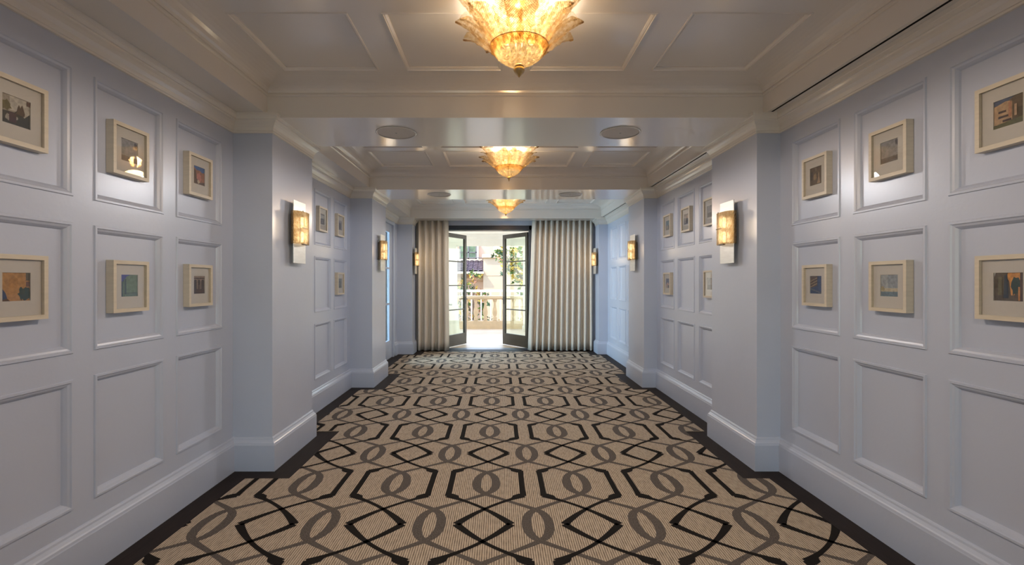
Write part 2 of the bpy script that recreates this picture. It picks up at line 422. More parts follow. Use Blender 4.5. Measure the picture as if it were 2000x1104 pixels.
# floor (dark border wood) and back / far walls
mb = MB(); mb.box(XL-.06, XR+.06, YB-.1, YF, -.12, 0); struct(mb.build('floor', M['wood']))
mb = MB(); ox0, ox1, oz = -1.215, .655, 2.545     # opening in the far wall (with frame)
mb.box(XL-.1, ox0, YF, YF+.25, -.1, 3.0); mb.box(ox1, XR+.1, YF, YF+.25, -.1, 3.0); mb.box(ox0, ox1, YF, YF+.25, oz, 3.0)
struct(mb.build('wall_far', M['wall']))
mb = MB(); mb.box(XL-.1, -1.45, YB-.12, YB, 0, 3.0); mb.box(1.55, XR+.1, YB-.12, YB, 0, 3.0)
mb.box(-1.45, 1.55, YB-.12, YB, 0, .35); mb.box(-1.45, 1.55, YB-.12, YB, 2.45, 3.0)
struct(mb.build('wall_back', M['wall']))
mb = MB()
for x in (-1.45, -.47, .51, 1.49): mb.box(x, x+.06, YB-.09, YB-.03, .35, 2.45)
for z in (.35, 1.38, 2.39): mb.box(-1.45, 1.55, YB-.09, YB-.03, z, z+.06)
wf = struct(mb.build('added_window_1', M['navy']))  # unseen window, added together with the fill lamp outside it
mb = MB(); mb.box(-1.42, 1.52, YB-.065, YB-.06, .38, 2.42); mb.build('pane', M['glass'], wf)

# unseen room added behind the glazed door to house the blue fill lamp
mb = MB(); mb.box(-4.2, XL-.065, 7.0, 7.1, 0, 2.9); mb.box(-4.2, XL-.065, 9.7, 9.8, 0, 2.9); mb.box(-4.2, XL-.065, 7.1, 9.7, 2.8, 2.9)
mb.box(XL-.075, XL-.065, 7.1, DOOR_Y[0], 0, 2.8); mb.box(XL-.075, XL-.065, DOOR_Y[1], 9.7, 0, 2.8); mb.box(XL-.075, XL-.065, DOOR_Y[0], DOOR_Y[1], 2.44, 2.8)
mb.box(-4.3, -4.2, 7.1, 7.25, 0, 2.8); mb.box(-4.3, -4.2, 8.95, 9.7, 0, 2.8); mb.box(-4.3, -4.2, 7.25, 8.95, 0, .5); mb.box(-4.3, -4.2, 7.25, 8.95, 2.5, 2.8)
mb.box(-4.2, XL-.065, 7.1, 9.7, -.1, 0)
struct(mb.build('wall_side_room', mat('side_room_dark', (.011, .014, .014), .8, noise=.05)))  # near black so the panes stay dark despite the added lamp
# dark door frame in the far wall
mb = MB(); fy0, fy1 = YF+.0, YF+.25
mb.box(ox0, ox0+.055, fy0-.012, fy1, 0, oz); mb.box(ox1-.055, ox1, fy0-.012, fy1, 0, oz); mb.box(ox0, ox1, fy0-.012, fy1, 2.452, oz)
mb.box(ox0+.055, ox1-.055, YF-.02, fy1, -.01, .008)
struct(mb.build('trim_3', M['navy'], bevel=.004))

# french door leaves: x' along the leaf from the hinge, hinge at origin
def leaf(name, hx, hy, ang, flip):
    w, h, t = .865, 2.435, .045
    mb = MB(); s = -1 if flip else 1
    def bx(x0, x1, z0, z1, y0=-t/2, y1=t/2): mb.box(min(s*x0, s*x1), max(s*x0, s*x1), y0, y1, z0, z1)
    bx(0, .075, .006, h); bx(w-.085, w, .006, h); bx(.075, w-.085, .006, .255); bx(.075, w-.085, 2.348, h)
    for z in (.787, 1.314, 1.835): bx(.075, w-.085, z-.012, z+.012, -.014, .014)
    o = mb.build(name, M['bronze'], bevel=.003); o.location = (hx, hy, 0.0); o.rotation_euler = (0, 0, ang); struct(o)
    for z0, z1 in ((.255,.775),(.799,1.302),(1.326,1.823),(1.847,2.348)):
        g = MB(); g.box(min(s*.075, s*(w-.085)), max(s*.075, s*(w-.085)), -.003, .003, z0, z1); g.build('pane', M['glass'], o)
    hd = MB()
    for q in (-1, 1):
        hd.box(min(s*(w-.058), s*(w-.03)), max(s*(w-.058), s*(w-.03)), q*t/2-.004, q*t/2+.004, .90, 1.06)
        hd.tube([(s*(w-.044), q*t/2, 1.01), (s*(w-.044), q*(t/2+.045), 1.01), (s*(w-.16), q*(t/2+.05), 1.01)], .008)
    hd.build('handle', M['black'], o)
    return o
leaf('door_1', ox0+.058, YF+.22, math.radians(63), False)
leaf('door_2', ox1-.058, YF+.22, math.radians(-53.5), True)

# blue glazed side door in the left wall, last bay
mb = MB(); y0, y1 = DOOR_Y
def bxl(d0, d1, ya, yb, z0, z1): mb.box(XL-d1, XL-d0, ya, yb, z0, z1)
st = .19
bxl(.02, .06, y0, y0+st, .0, 2.44); bxl(.02, .06, y1-st, y1, .0, 2.44)
bxl(.02, .06, y0+st, y1-st, .0, .33); bxl(.02, .06, y0+st, y1-st, 2.29, 2.44)
for z in (.995, 1.64): bxl(.025, .055, y0+st, y1-st, z-.016, z+.016)
d3 = struct(mb.build('door_3', M['wall'], bevel=.004))
for za, zb in ((.33,.979),(1.011,1.624),(1.656,2.29)):
    g = MB(); g.box(XL-.045, XL-.038, y0+st, y1-st, za, zb)
    g.build('pane', M['glass'], d3)
mb = MB()
bxl(-.018, 0, y0-.07, y0, 0, 2.51); bxl(-.018, 0, y1, y1+.07, 0, 2.51); bxl(-.018, 0, y0, y1, 2.44, 2.495)
struct(mb.build('trim_4', M['wall'], bevel=.004))

# ---------------------------------------------------------------- carpet with woven lattice
ZT = .006
rects = [(-1.49, 1.725, YB+.2, 9.60)]
for a, b in BAYS:
    rects.append((-1.80, -1.49, a+.155, b-.17)); rects.append((1.725, 1.905, a+.155, b-.17))
mb = MB()
for x0, x1, y0, y1 in rects: mb.box(x0, x1, y0, y1, .0005, ZT, 0)
def clip(poly, r):
    for ax, lim, sgn in ((0, r[0], 1), (0, r[1], -1), (1, r[2], 1), (1, r[3], -1)):
        out = []
        for i in range(len(poly)):
            p, q = poly[i], poly[(i+1) % len(poly)]
            dp, dq = sgn*(p[ax]-lim), sgn*(q[ax]-lim)
            if dp >= 0: out.append(p)
            if (dp < 0) != (dq < 0):
                t = dp/(dp-dq); out.append((p[0]+t*(q[0]-p[0]), p[1]+t*(q[1]-p[1])))
        poly = out
        if len(poly) < 3: return None
    return poly
def put(poly, z, mi):
    xs = [p[0] for p in poly]; ys = [p[1] for p in poly]
    for r in rects:
        if max(xs) < r[0] or min(xs) > r[1] or max(ys) < r[2] or min(ys) > r[3]: continue
        c = clip(poly, r)
        if c: mb.poly([(p[0], p[1], z) for p in c], mi)
def ribbon(pts, ws, z, mi):
    L, R = [], []
    for i, p in enumerate(pts):
        a = pts[max(i-1, 0)]; b = pts[min(i+1, len(pts)-1)]
        dx, dy = b[0]-a[0], b[1]-a[1]; l = math.hypot(dx, dy) or 1; nx, ny = -dy/l, dx/l; w = ws[i]/2
        L.append((p[0]+nx*w, p[1]+ny*w)); R.append((p[0]-nx*w, p[1]-ny*w))
    for i in range(len(pts)-1): put([R[i], R[i+1], L[i+1], L[i]], z, mi)
def catmull(P, n=6):
    out = []
    for i in range(1, len(P)-2):
        for k in range(n):
            t = k/n; a, b, c, d = P[i-1], P[i], P[i+1], P[i+2]
            out.append(tuple(.5*((2*b[j]) + (-a[j]+c[j])*t + (2*a[j]-5*b[j]+4*c[j]-d[j])*t*t + (-a[j]+3*b[j]-3*c[j]+d[j])*t**3) for j in range(len(b))))
    out.append(P[-2]); return out
PX, PY = .622, 1.147; CX0, CY0 = -.092, 2.775
k0, k1 = -4, 4
for k in range(k0, k1):
    cx = CX0 + PX*k
    for j in range(-4, 7):
        cy = CY0 + PY*j
        for sx in (-1, 1):
            for sy in (-1, 1):
                # stroke from the cartouche corner over the crossing to the diamond tip
                P0, P2 = (-.250*sx, .366*sy), (.158*sx, 0.0); Q = (-.018*sx, .248*sy)
                pts, ws = [], []
                for i in range(13):
                    t = i/12
                    pts.append((cx+(1-t)**2*P0[0]+2*t*(1-t)*Q[0]+t*t*P2[0], cy+(1-t)**2*P0[1]+2*t*(1-t)*Q[1]+t*t*P2[1]))
                    ws.append(.040-.050*t if t < .3 else (.025 if t < .55 else .025+(t-.55)*.055))
                ribbon(pts, ws, ZT+.0010, 1)
                # corner foot
                q = [(.262, .366), (.165, .330), (.178, .372), (.215, .398), (.262, .400)]
                put([(cx+sx*p[0], cy+sy*p[1]) for p in (q if sx*sy > 0 else q[::-1])], ZT+.0011, 1)
        for sx in (-1, 1):
            ribbon([(cx+sx*.245, cy+.366), (cx+sx*.243, cy+.46), (cx+sx*.243, cy+PY-.46), (cx+sx*.245, cy+PY-.366)], [.042, .037, .037, .042], ZT+.0010, 1)
        ay = cy + PY/2
for k in range(k0, k1+1):
    ax = CX0 + PX*k
    for m in (-1, 1):
        P = []
        for j in range(-4, 8):
            y = CY0 + PY*(j+.5); P += [(ax-m*.066, y, .060), (ax-m*.055, y-.100, .056), (ax, y-.178, .040), (ax+m*.155, y-.287, .028), (ax+m*.311, y-.396, .040), (ax+m*.361, y-.5735+.105, .052),
                  (ax+m*.376, y-.5735, .056), (ax+m*.361, y-.5735-.105, .052), (ax+m*.311, y-.5735-.178, .040), (ax+m*.155, y-.5735-.287, .028), (ax, y-.5735-.396, .040), (ax-m*.050, y-PY+.105, .052)]
        P = [P[i] for j in range(11, -1, -1) for i in range(j*12, j*12+12)]
        C = catmull(P, 5)
        ribbon([(c[0], c[1]) for c in C], [c[2] for c in C], ZT+.0004+.0001*(m > 0), 2)
carpet = mb.build('carpet', [M['carpet'], M['carpet_dark'], M['carpet_grey']])
tag(carpet, 'tan woven corridor carpet with black lattice and grey interlaced ovals', 'carpet')

# ---------------------------------------------------------------- framed photographs
PAL = {}
def pm(c):
    if c not in PAL: PAL[c] = mat('print_tone_%d' % len(PAL), c, .6, noise=.25, nscale=70)
    return PAL[c]
def R_(x0, y0, x1, y1): return [(x0,y0),(x1,y0),(x1,y1),(x0,y1)]
def blob(cx, cy, r, n=14, j=.35, sy=1, seed=1):
    rr = random.Random(seed); return [(min(1,max(0,cx+r*(1+rr.uniform(-j,j))*math.cos(2*PI*i/n))), min(1,max(0,cy+sy*r*(1+rr.uniform(-j,j))*math.sin(2*PI*i/n)))) for i in range(n)]
def arch(x0, x1, y0, y1, n=8):
    r = (x1-x0)/2; c = (x0+x1)/2
    return [(x0,y0),(x1,y0)] + [(c+r*math.cos(PI*i/n), y1-r+r*math.sin(PI*i/n)) for i in range(n+1)]
ART = {
 'dark_yard': [((.30,.27,.22), R_(0,0,1,1)), ((.46,.44,.38), R_(.28,.5,1,1)), ((.40,.38,.32), R_(.62,.3,1,.75)), ((.03,.035,.03), [(0,0),(1,0),(1,.55),(.8,.35),(.62,.6),(.5,.5),(.45,.45),(0,.42)]),
               ((.08,.05,.03), [(.5,.42),(.55,.62),(.6,.78),(.65,.66),(.72,.8),(.78,.62),(.82,.5),(.8,.4)]), ((.14,.12,.05), blob(.15,.62,.18,seed=3)), ((.32,.30,.26), blob(.2,.22,.07,sy=1.8,seed=2)), ((.30,.28,.24), blob(.52,.25,.04,sy=1.6,seed=5)), ((.06,.03,.04), R_(.25,.08,.5,.42)), ((.10,.05,.04), R_(.88,.82,1,.98))],
 'grey_sky': [((.25,.24,.23), R_(0,0,1,1)), ((.06,.05,.05), blob(.9,.85,.13,seed=8)), ((.14,.12,.10), R_(0,0,1,.25))],
 'red_rock': [((.05,.12,.30), R_(0,0,1,1)), ((.28,.12,.06), [(0,0),(1,0),(1,.75),(.8,.7),(.55,.82),(.3,.78),(0,.95)]), ((.42,.16,.12), blob(.5,.42,.22,sy=1.2,seed=4)), ((.10,.06,.04), [(0,0),(1,0),(1,.2),(.6,.12),(.3,.3),(.18,.75),(0,.8)]), ((.45,.36,.24), blob(.45,.15,.10,seed=6))],
 'orange_wall': [((.42,.22,.08), R_(0,0,1,1)), ((.11,.10,.07), R_(.86,.72,1,1)), ((.14,.08,.06), R_(.86,.50,1,.68)), ((.02,.05,.05), blob(.82,.25,.25,n=26,j=.3,seed=9)), ((.03,.06,.14), [(0,0),(.22,0),(.14,.28),(0,.48)]), ((.10,.05,.02), [(0,.0),(.3,0),(.18,.1),(0,.04)])],
 'green_house': [((.13,.20,.13), R_(0,0,1,1)), ((.05,.06,.26), [(0,1),(0,.6),(.2,.72),(.35,.92),(.6,1)]), ((.02,.05,.07), R_(0,0,.12,.7)), ((.07,.12,.10), R_(.17,0,.22,.8)), ((.02,.05,.06), R_(.25,.1,.32,.8)), ((.02,.04,.05), R_(.2,.15,1,.17)), ((.10,.16,.13), R_(.3,0,1,.13))],
 'brown_arcade': [((.28,.20,.15), R_(0,0,1,1)), ((.07,.035,.02), R_(0,.84,1,.90)), ((.06,.03,.02), R_(0,0,1,.26)), ((.05,.03,.02), arch(.04,.30,.26,.80)), ((.05,.03,.02), arch(.38,.62,.26,.80)), ((.05,.03,.02), arch(.70,.96,.26,.80)), ((.14,.08,.06), arch(.43,.57,.26,.50)), ((.12,.06,.04), R_(0,.12,1,.15))],
 'fountain': [((.09,.065,.04), R_(0,0,1,1)), ((.36,.25,.15), [(.58,.06),(.86,.06),(.78,.3),(.75,.68),(.70,.68),(.68,.3)]), ((.24,.17,.09), blob(.42,.45,.13,sy=1.6,seed=3)), ((.16,.13,.09), R_(.4,.75,.55,1)), ((.04,.03,.02), R_(0,.3,.2,.8))],
 'balconies': [((.10,.07,.04), R_(0,0,1,1)), ((.04,.07,.14), [(0,1),(0,.82),(.5,.9),(.7,1)]), ((.45,.30,.17), [(0,.15),(0,.8),(.4,.9),(.62,.85),(.62,.2),(.3,.1)]), ((.04,.02,.015), R_(.15,.52,.42,.60)), ((.04,.02,.015), R_(.15,.34,.5,.42)), ((.04,.02,.015), R_(.3,.18,.6,.26)), ((.38,.18,.10), R_(.50,.3,.60,.85)), ((.42,.28,.18), R_(.7,.3,.78,.7)), ((.05,.04,.02), R_(.82,.1,1,.55)), ((.10,.10,.04), [(0,0),(1,0),(1,.22),(0,.12)])],
 'striped_tower': [((.03,.06,.14), R_(0,0,1,1)), ((.10,.07,.05), [(0,.3),(.6,.45),(.6,1),(0,1)])] + [((.38,.30,.18), [(0,.35+.16*i),(.6,.56+.16*i),(.6,.60+.16*i),(0,.39+.16*i)]) for i in range(3)] + [((.12,.13,.14), [(0,.24),(1,0),(1,.05),(.05,.30)])],
 'hazy_sea': [((.32,.35,.36), R_(0,0,1,1)), ((.25,.29,.32), R_(.4,.4,1,1)), ((.45,.40,.28), R_(0,.22,1,.38)), ((.12,.18,.22), R_(0,0,1,.22)), ((.35,.30,.16), blob(.1,.35,.12,seed=2)), ((.5,.5,.48), R_(.64,.2,.66,.48))],
 'cactus': [((.10,.08,.06), R_(0,0,1,1)), ((.62,.28,.06), [(.42,.85),(.48,1),(.9,1),(.85,.6),(.68,.2),(.58,.2),(.52,.7)]), ((.02,.05,.04), blob(.72,.5,.15,sy=2.2,seed=5)), ((.03,.05,.08), [(.32,.1),(.5,.1),(.46,.95),(.36,.9)]), ((.50,.22,.06), R_(.82,.02,.88,.5)), ((.07,.04,.03), R_(.88,0,1,1)), ((.14,.13,.08), R_(.14,.2,.28,.85)), ((.40,.40,.38), [(0,1),(.03,.85),(.07,1)])],
 'mono_house': [((.34,.36,.40), R_(0,0,1,1)), ((.10,.10,.12), R_(.05,0,.95,.55)), ((.22,.23,.26), R_(.3,.1,.7,.4)), ((.16,.17,.19), R_(0,.85,1,1))],
 'mono_trees': [((.15,.16,.20), R_(0,0,1,1)), ((.04,.04,.05), blob(.5,.4,.35,n=20,sy=1.1,seed=7)), ((.30,.30,.33), R_(0,.8,1,1))],
 'mono_tower': [((.14,.16,.17), R_(0,0,1,1)), ((.06,.07,.07), R_(.2,0,.8,.7)), ((.25,.26,.26), R_(.35,.2,.5,.6))],
 'teal_shore': [((.08,.17,.22), R_(0,0,1,1)), ((.16,.14,.09), R_(0,0,1,.40)), ((.30,.26,.18), blob(.4,.35,.18,seed=2)), ((.03,.05,.05), R_(.6,0,1,.5))],
 'grey_street': [((.12,.13,.16), R_(0,0,1,1)), ((.30,.28,.27), R_(0,.15,.4,.8)), ((.05,.05,.06), R_(.45,.1,.75,.6)), ((.25,.20,.18), R_(.6,.6,1,.9))],
 'blue_terrace': [((.06,.08,.17), R_(0,0,1,1)), ((.42,.26,.20), [(0,0),(1,0),(1,.3),(.5,.62),(0,.35)]), ((.05,.04,.04), R_(.5,0,.9,.3)), ((.35,.33,.33), R_(.1,.1,.4,.25))],
 'pale_coast': [((.28,.28,.28), R_(0,0,1,1)), ((.12,.12,.12), R_(0,0,1,.4))],
}
def framed(bay, ci, row, side, art, label):
    a = BAYS[bay][0]; cy = a+COLS[ci]-.02; cz = 1.374 if row == 1 else 2.092
    xw = (XL-.022) if side == 'left' else (XR+.022); rz = PI/2 if side == 'left' else -PI/2
    # local frame: +x along the wall, -y out into the room, z up; base at the bottom centre of the back
    w, h, t, d = .25, .272, .019, .040
    root = empty('framed_photograph', (xw, cy, cz-h/2), rz)
    mb = MB()
    for x0, x1, z0, z1 in ((-w/2, w/2, 0, t), (-w/2, w/2, h-t, h), (-w/2, -w/2+t, t, h-t), (w/2-t, w/2, t, h-t)):
        mb.box(x0, x1, -d, -.001, z0, z1)
    mb.build('frame', M['maple'], root)
    mb = MB(); iw, ih = w/2-t, h/2-t; pw = .058; pz = h/2+.004; y = -d+.013
    X = [-iw, -pw, pw, iw]; Z = [t, pz-pw, pz+pw, h-t]
    for i in range(3):
        for j in range(3):
            if i == 1 and j == 1: continue
            mb.box(X[i], X[i+1], y, y+.004, Z[j], Z[j+1])
    mb.build('mat_board', M['mat_board'], root)
    mb = MB(); mats = []
    mb.box(-pw-.004, pw+.004, y+.0045, y+.008, pz-pw-.004, pz+pw+.004, 0)
    for i, (c, pts) in enumerate(ART[art]):
        m_ = pm(c)
        if m_ not in mats: mats.append(m_)
        yy = y+.0043-.00025*i
        # clip to the window of the mat, x mirrored so that it reads left to right in the room
        mb.poly([(-pw+2*pw*p[0], yy, pz-pw+2*pw*p[1]) for p in pts], mats.index(m_))
    mb.build('photo_print', mats, root)
    mb = MB(); mb.box(-iw, iw, y-.004, y-.0022, t, h-t); mb.build('glazing', M['picture_glass'], root)
    if rz > 0: pass
    tag(root, label, 'picture', 'framed photographs along the panelled walls')
# side: root rotated so that local -y faces the room
def side_fix():
    for o in COL.objects:
        if o.name.startswith('framed_photograph'):
            o.rotation_euler.z = PI/2 if o.location.x < 0 else -PI/2
F = framed
F(1, 0, 2, 'left', 'dark_yard', 'maple framed photo of a dark yard and pale wall, top left corner of the picture')
F(1, 1, 2, 'left', 'grey_sky', 'framed photo on the left wall whose glass mirrors the glowing chandelier')
F(1, 2, 2, 'left', 'red_rock', 'framed photo of reddish rocks under blue sky, upper left wall beside the near pier')
F(1, 0, 1, 'left', 'orange_wall', 'framed photo of an orange wall with a dark round palm bush')
F(1, 1, 1, 'left', 'green_house', 'framed photo of a green house front with a corner of blue sky')
F(1, 2, 1, 'left', 'brown_arcade', 'framed photo of a brown arcade with three arches')
F(1, 2, 2, 'right', 'fountain', 'framed brown photo with a pale fountain shape, upper right wall beside the near pier')
F(1, 1, 2, 'right', 'grey_sky', 'framed grey photo on the right wall, chandelier leaves mirrored in its glass')
F(1, 0, 2, 'right', 'balconies', 'framed photo of a sunlit building with stacked balconies, cut by the right edge')
F(1, 2, 1, 'right', 'striped_tower', 'framed photo of a striped tower against deep blue')
F(1, 1, 1, 'right', 'hazy_sea', 'framed photo of a hazy pale sky over blue water')
F(1, 0, 1, 'right', 'cactus', 'framed dark photo with orange and green cactus shapes, at the right edge')
F(2, 1, 2, 'left', 'mono_house', 'small framed grey photo beyond the near left pier, upper row, nearer one')
F(2, 2, 2, 'left', 'mono_trees', 'small framed dark photo beyond the near left pier, upper row, farther one')
F(2, 2, 1, 'left', 'mono_tower', 'small framed grey photo beyond the near left pier, lower row')
F(2, 2, 2, 'right', 'teal_shore', 'small framed photo of a teal shore in the middle bay of the right wall')
F(2, 1, 2, 'right', 'grey_street', 'small framed grey street photo, middle bay of the right wall, upper row centre')
F(2, 0, 2, 'right', 'pale_coast', 'framed photo half hidden behind the near right pier, upper row')
F(2, 2, 1, 'right', 'blue_terrace', 'small framed photo of blue sky over a red terrace, middle bay lower row')
F(2, 0, 1, 'right', 'pale_coast', 'framed photo half hidden behind the near right pier, glass glaring white')
side_fix()

# ---------------------------------------------------------------- ceiling speakers
for i, (x, y, lab) in enumerate([(-.845, 3.95, 'round ceiling speaker in the near beam, left side'), (.985, 3.95, 'round ceiling speaker in the near beam, right side'),
                    (-.845, 6.76, 'round ceiling speaker in the second beam, left side'), (.985, 6.76, 'round ceiling speaker in the second beam, right side')]):
    if i == 0:
        root = empty('ceiling_speaker', (x, y, ZB))
        m1 = MB(); m1.lathe([(.150,-.0005),(.163,-.0005),(.164,-.006),(.158,-.010),(.150,-.006)], n=40, caps=False); m1.build('rim', M['ceil'], root, smooth=True)
        m1 = MB(); m1.lathe([(.001,-.0045),(.012,-.0055),(.150,-.0035),(.150,-.001)], n=40, caps=False); m1.build('grille', M['grille'], root)
        m1 = MB(); m1.lathe([(.0005,-.008),(.008,-.007),(.009,-.0045)], n=12, caps=False); m1.build('badge', M['grey'], root)
        first = root
    else: root = copy_tree(first)
    root.location = (x, y, ZB); tag(root, lab, 'speaker', 'ceiling speakers')

# ---------------------------------------------------------------- chandeliers
def leaf_mesh(n_rib, r0, z0, pts, w, curl):
    """a glass leaf rising outward along pts [(r, z)], local x = radial"""
    mb = MB(); N = 22; Wd = 13
    def prof(t):
        f = t*(len(pts)-1); i = min(int(f), len(pts)-2); u = f-i
        a = pts[max(i-1,0)]; b = pts[i]; c = pts[i+1]; d = pts[min(i+2, len(pts)-1)]
        return tuple(.5*((2*b[j])+(-a[j]+c[j])*u+(2*a[j]-5*b[j]+4*c[j]-d[j])*u*u+(-a[j]+3*b[j]-3*c[j]+d[j])*u**3) for j in (0,1))
    rows = []
    for i in range(N+1):
        t = i/N; r, z = prof(t); r2, z2 = prof(min(1, t+.01)); r1, z1 = prof(max(0, t-.01))
        tx, tz = r2-r1, z2-z1; l = math.hypot(tx, tz) or 1; nx, nz = tz/l, -tx/l       # outward-down normal
        hw = w*(.44+.60*math.sin(PI*min(1, t*.80+.12)))*(1 if t < .70 else max(.10, 1-((t-.70)/.30)**2.0))
        row = []
        for j in range(Wd):
            s = -1+2*j/(Wd-1)
            ridge = .0028*math.cos((abs(s)*3.2+t*11)*PI) + (.005 if abs(s) < .1 else 0)
            lobes = 1+.07*math.sin(t*34)*(abs(s) > .9)
            dep = -.26*hw*s*s + ridge
            row.append((r+nx*dep, s*hw*lobes, z+nz*dep))
        rows.append(row)
    mb.grid(rows); return mb
def chandelier(loc, star, label, power=1.0, tone=(1.0, .83, .68)):
    root = empty('chandelier', loc)
    # z measured down from the ceiling plane (0)
    mb = MB(); mb.lathe([(.001,0),(.10,0),(.105,-.008),(.095,-.022),(.03,-.03),(.016,-.05),(.012,-.29),(.001,-.29)], n=28, caps=False)
    mb.build('canopy', M['gold'], root, smooth=True)
    lo = [(.118,-.262),(.150,-.232),(.190,-.200),(.235,-.165),(.270,-.138),(.300,-.125),(.338,-.118)]
    up = [(.120,-.245),(.150,-.200),(.190,-.140),(.235,-.085),(.275,-.050),(.305,-.030),(.340,-.020)]
    inn = [(.105,-.235),(.130,-.180),(.160,-.120),(.190,-.070),(.215,-.035),(.235,-.020),(.252,-.012)]
    base = [leaf_mesh(0,0,0,lo,.068,0), leaf_mesh(0,0,0,up,.074,0), leaf_mesh(0,0,0,inn,.062,0)]
    for tier, (mbt, n, off, mats) in enumerate(zip(base, (11, 10, 10), (.5, 0, .5), (('murano_gold','murano_gold'), ('murano_gold','murano_clear'), ('murano_clear','murano_clear')))):
        protos = {}
        for i in range(n):
            mn = mats[i % 2] if not (tier == 1 and i % 2 == 0) else mats[0]
            if mn not in protos:
                o = mbt.build('glass_leaf', M[mn], root, smooth=True, solid=.004); protos[mn] = o
            else:
                o = protos[mn].copy(); COL.objects.link(o); o.parent = root
            o.rotation_euler = (0, 0, 2*PI*(i+off)/n - PI/2)
    # fluted bowl at the bottom
    mb = MB(); rows = []; prof = [(.020,-.330),(.045,-.322),(.075,-.306),(.105,-.286),(.130,-.262),(.146,-.240),(.153,-.222)]
    for r, z in prof:
        rows.append([((r*(1+.018*math.cos(24*2*PI*j/96)))*math.cos(2*PI*j/96), (r*(1+.018*math.cos(24*2*PI*j/96)))*math.sin(2*PI*j/96), z) for j in range(97)])
    mb.grid(rows); mb.build('bowl', M['murano_bowl'], root, smooth=True, solid=.004)
    mb = MB(); mb.tube([(.154*math.cos(a*2*PI/48), .154*math.sin(a*2*PI/48), -.221) for a in range(49)], .0022, n=6); mb.build('bowl_rim', M['gold'], root, smooth=True)
    mb = MB()
    if not star: mb.lathe([(.001,-.318),(.020,-.320),(.024,-.326),(.018,-.330),(.029,-.342),(.030,-.350),(.024,-.362),(.010,-.376),(.004,-.384),(.001,-.388)], n=24, caps=False)
    else: mb.lathe([(.001,-.318),(.014,-.322),(.026,-.336),(.012,-.346),(.007,-.360),(.004,-.372),(.001,-.378)], n=8, caps=False)
    mb.build('finial', M['amber_solid'], root, smooth=not star)
    for i in range(5):
        a = 2*PI*i/5+.3; mb = MB(); mb.lathe([(.001,-.205),(.012,-.20),(.019,-.185),(.019,-.170),(.010,-.150),(.001,-.146)], c=(.07*math.cos(a), .07*math.sin(a), 0), n=12, caps=False)
        mb.build('bulb', M['bulb'], root, smooth=True)
    tag(root, label, 'chandelier', 'amber glass chandeliers along the ceiling')
    add_light('chandelier_light', 'POINT', (loc[0], loc[1], loc[2]-.16), 28*power, (1.0, .82, .67), shadow_soft_size=.06)
    add_light('chandelier_fill', 'SPOT', (loc[0], loc[1], loc[2]-.40), 36*power, tone, shadow_soft_size=.15, spot_size=PI, spot_blend=.15)  # bodiless spot added below the finial to brighten walls and floor
    return root
chandelier((.103, 2.566, ZC), False, 'nearest and largest gold leaf glass chandelier, cut by the top edge')
chandelier((.103, 5.378, ZC+.02), True, 'gold leaf glass chandelier in the middle ceiling bay', .85, (.92, .94, 1.0))  # cooler tint on its added spot makes this bay bluer
chandelier((.103, 8.242, ZC+.02), True, 'farthest amber glass chandelier, nearest the curtains')
chandelier((.103, -.247, ZC), False, 'unseen gold leaf glass chandelier added in the ceiling bay right above the viewpoint')  # out of view, added to light the near walls

# ---------------------------------------------------------------- wall sconces
def sconce():
    root = empty('wall_sconce', (0, 0, 0))        # +x points into the corridor, y along the wall, z up from the bottom of the plate
    mb = MB(); mb.box(.0, .045, -.06, .06, .16, .40); mb.build('mount', M['bar'], root, bevel=.003)
    mb = MB(); mb.box(.045, .051, -.118, .118, 0, .505); mb.build('back_plate', M['silver'], root, bevel=.0015)
    mb = MB(); prof = [(.030,-.122),(.050,-.123),(.078,-.112),(.094,-.080),(.100,-.03),(.100,.03),(.094,.080),(.078,.112),(.050,.123),(.030,.122)]
    mb.grid([[(x, y, z) for x, y in prof] for z in (.155, .20, .25, .30, .35, .418)])
    mb.build('glass_shade', M['shade_glass'], root, smooth=True, solid=.005)
    mb = MB(); mb.tube([(.104, -.07, .285), (.106, 0, .285), (.104, .02, .285)], .0035); mb.box(.085, .1035, -.05, .05, .150, .158); mb.tube([(.098, -.05, .41), (.098, -.05, .425)], .003)
    mb.build('clip_bar', M['bar'], root)
    for z in (.215, .335):
        mb = MB(); mb.lathe([(.001,-.045),(.011,-.040),(.012,0),(.011,.040),(.001,.045)], c=(.070, 0, z), n=12, caps=False); mb.build('bulb', M['bulb_sconce'], root, smooth=True)
    return root
s0 = sconce()
LBL = {0: 'near', 1: 'middle', 2: 'far'}
for i, y in enumerate((3.963, 6.782, 9.478)):
    for side, x, rz in (('left', PL, 0), ('right', PR, PI)):
        o = s0 if (i == 0 and side == 'left') else copy_tree(s0)
        o.location = (x, y, 1.548); o.rotation_euler = (0, 0, rz)
        tag(o, ('lit amber glass sconce on the nearest %s pier' % side, 'lit amber glass sconce on the second %s pier' % side,
                'small lit sconce on the %s end pier beside the curtain' % side)[i], 'wall lamp', 'sconces on the piers')
        add_light('sconce_light', 'POINT', (x + (.135 if side == 'left' else -.135), y, 1.548+.29), .7, (1.0, .78, .52), shadow_soft_size=.09)

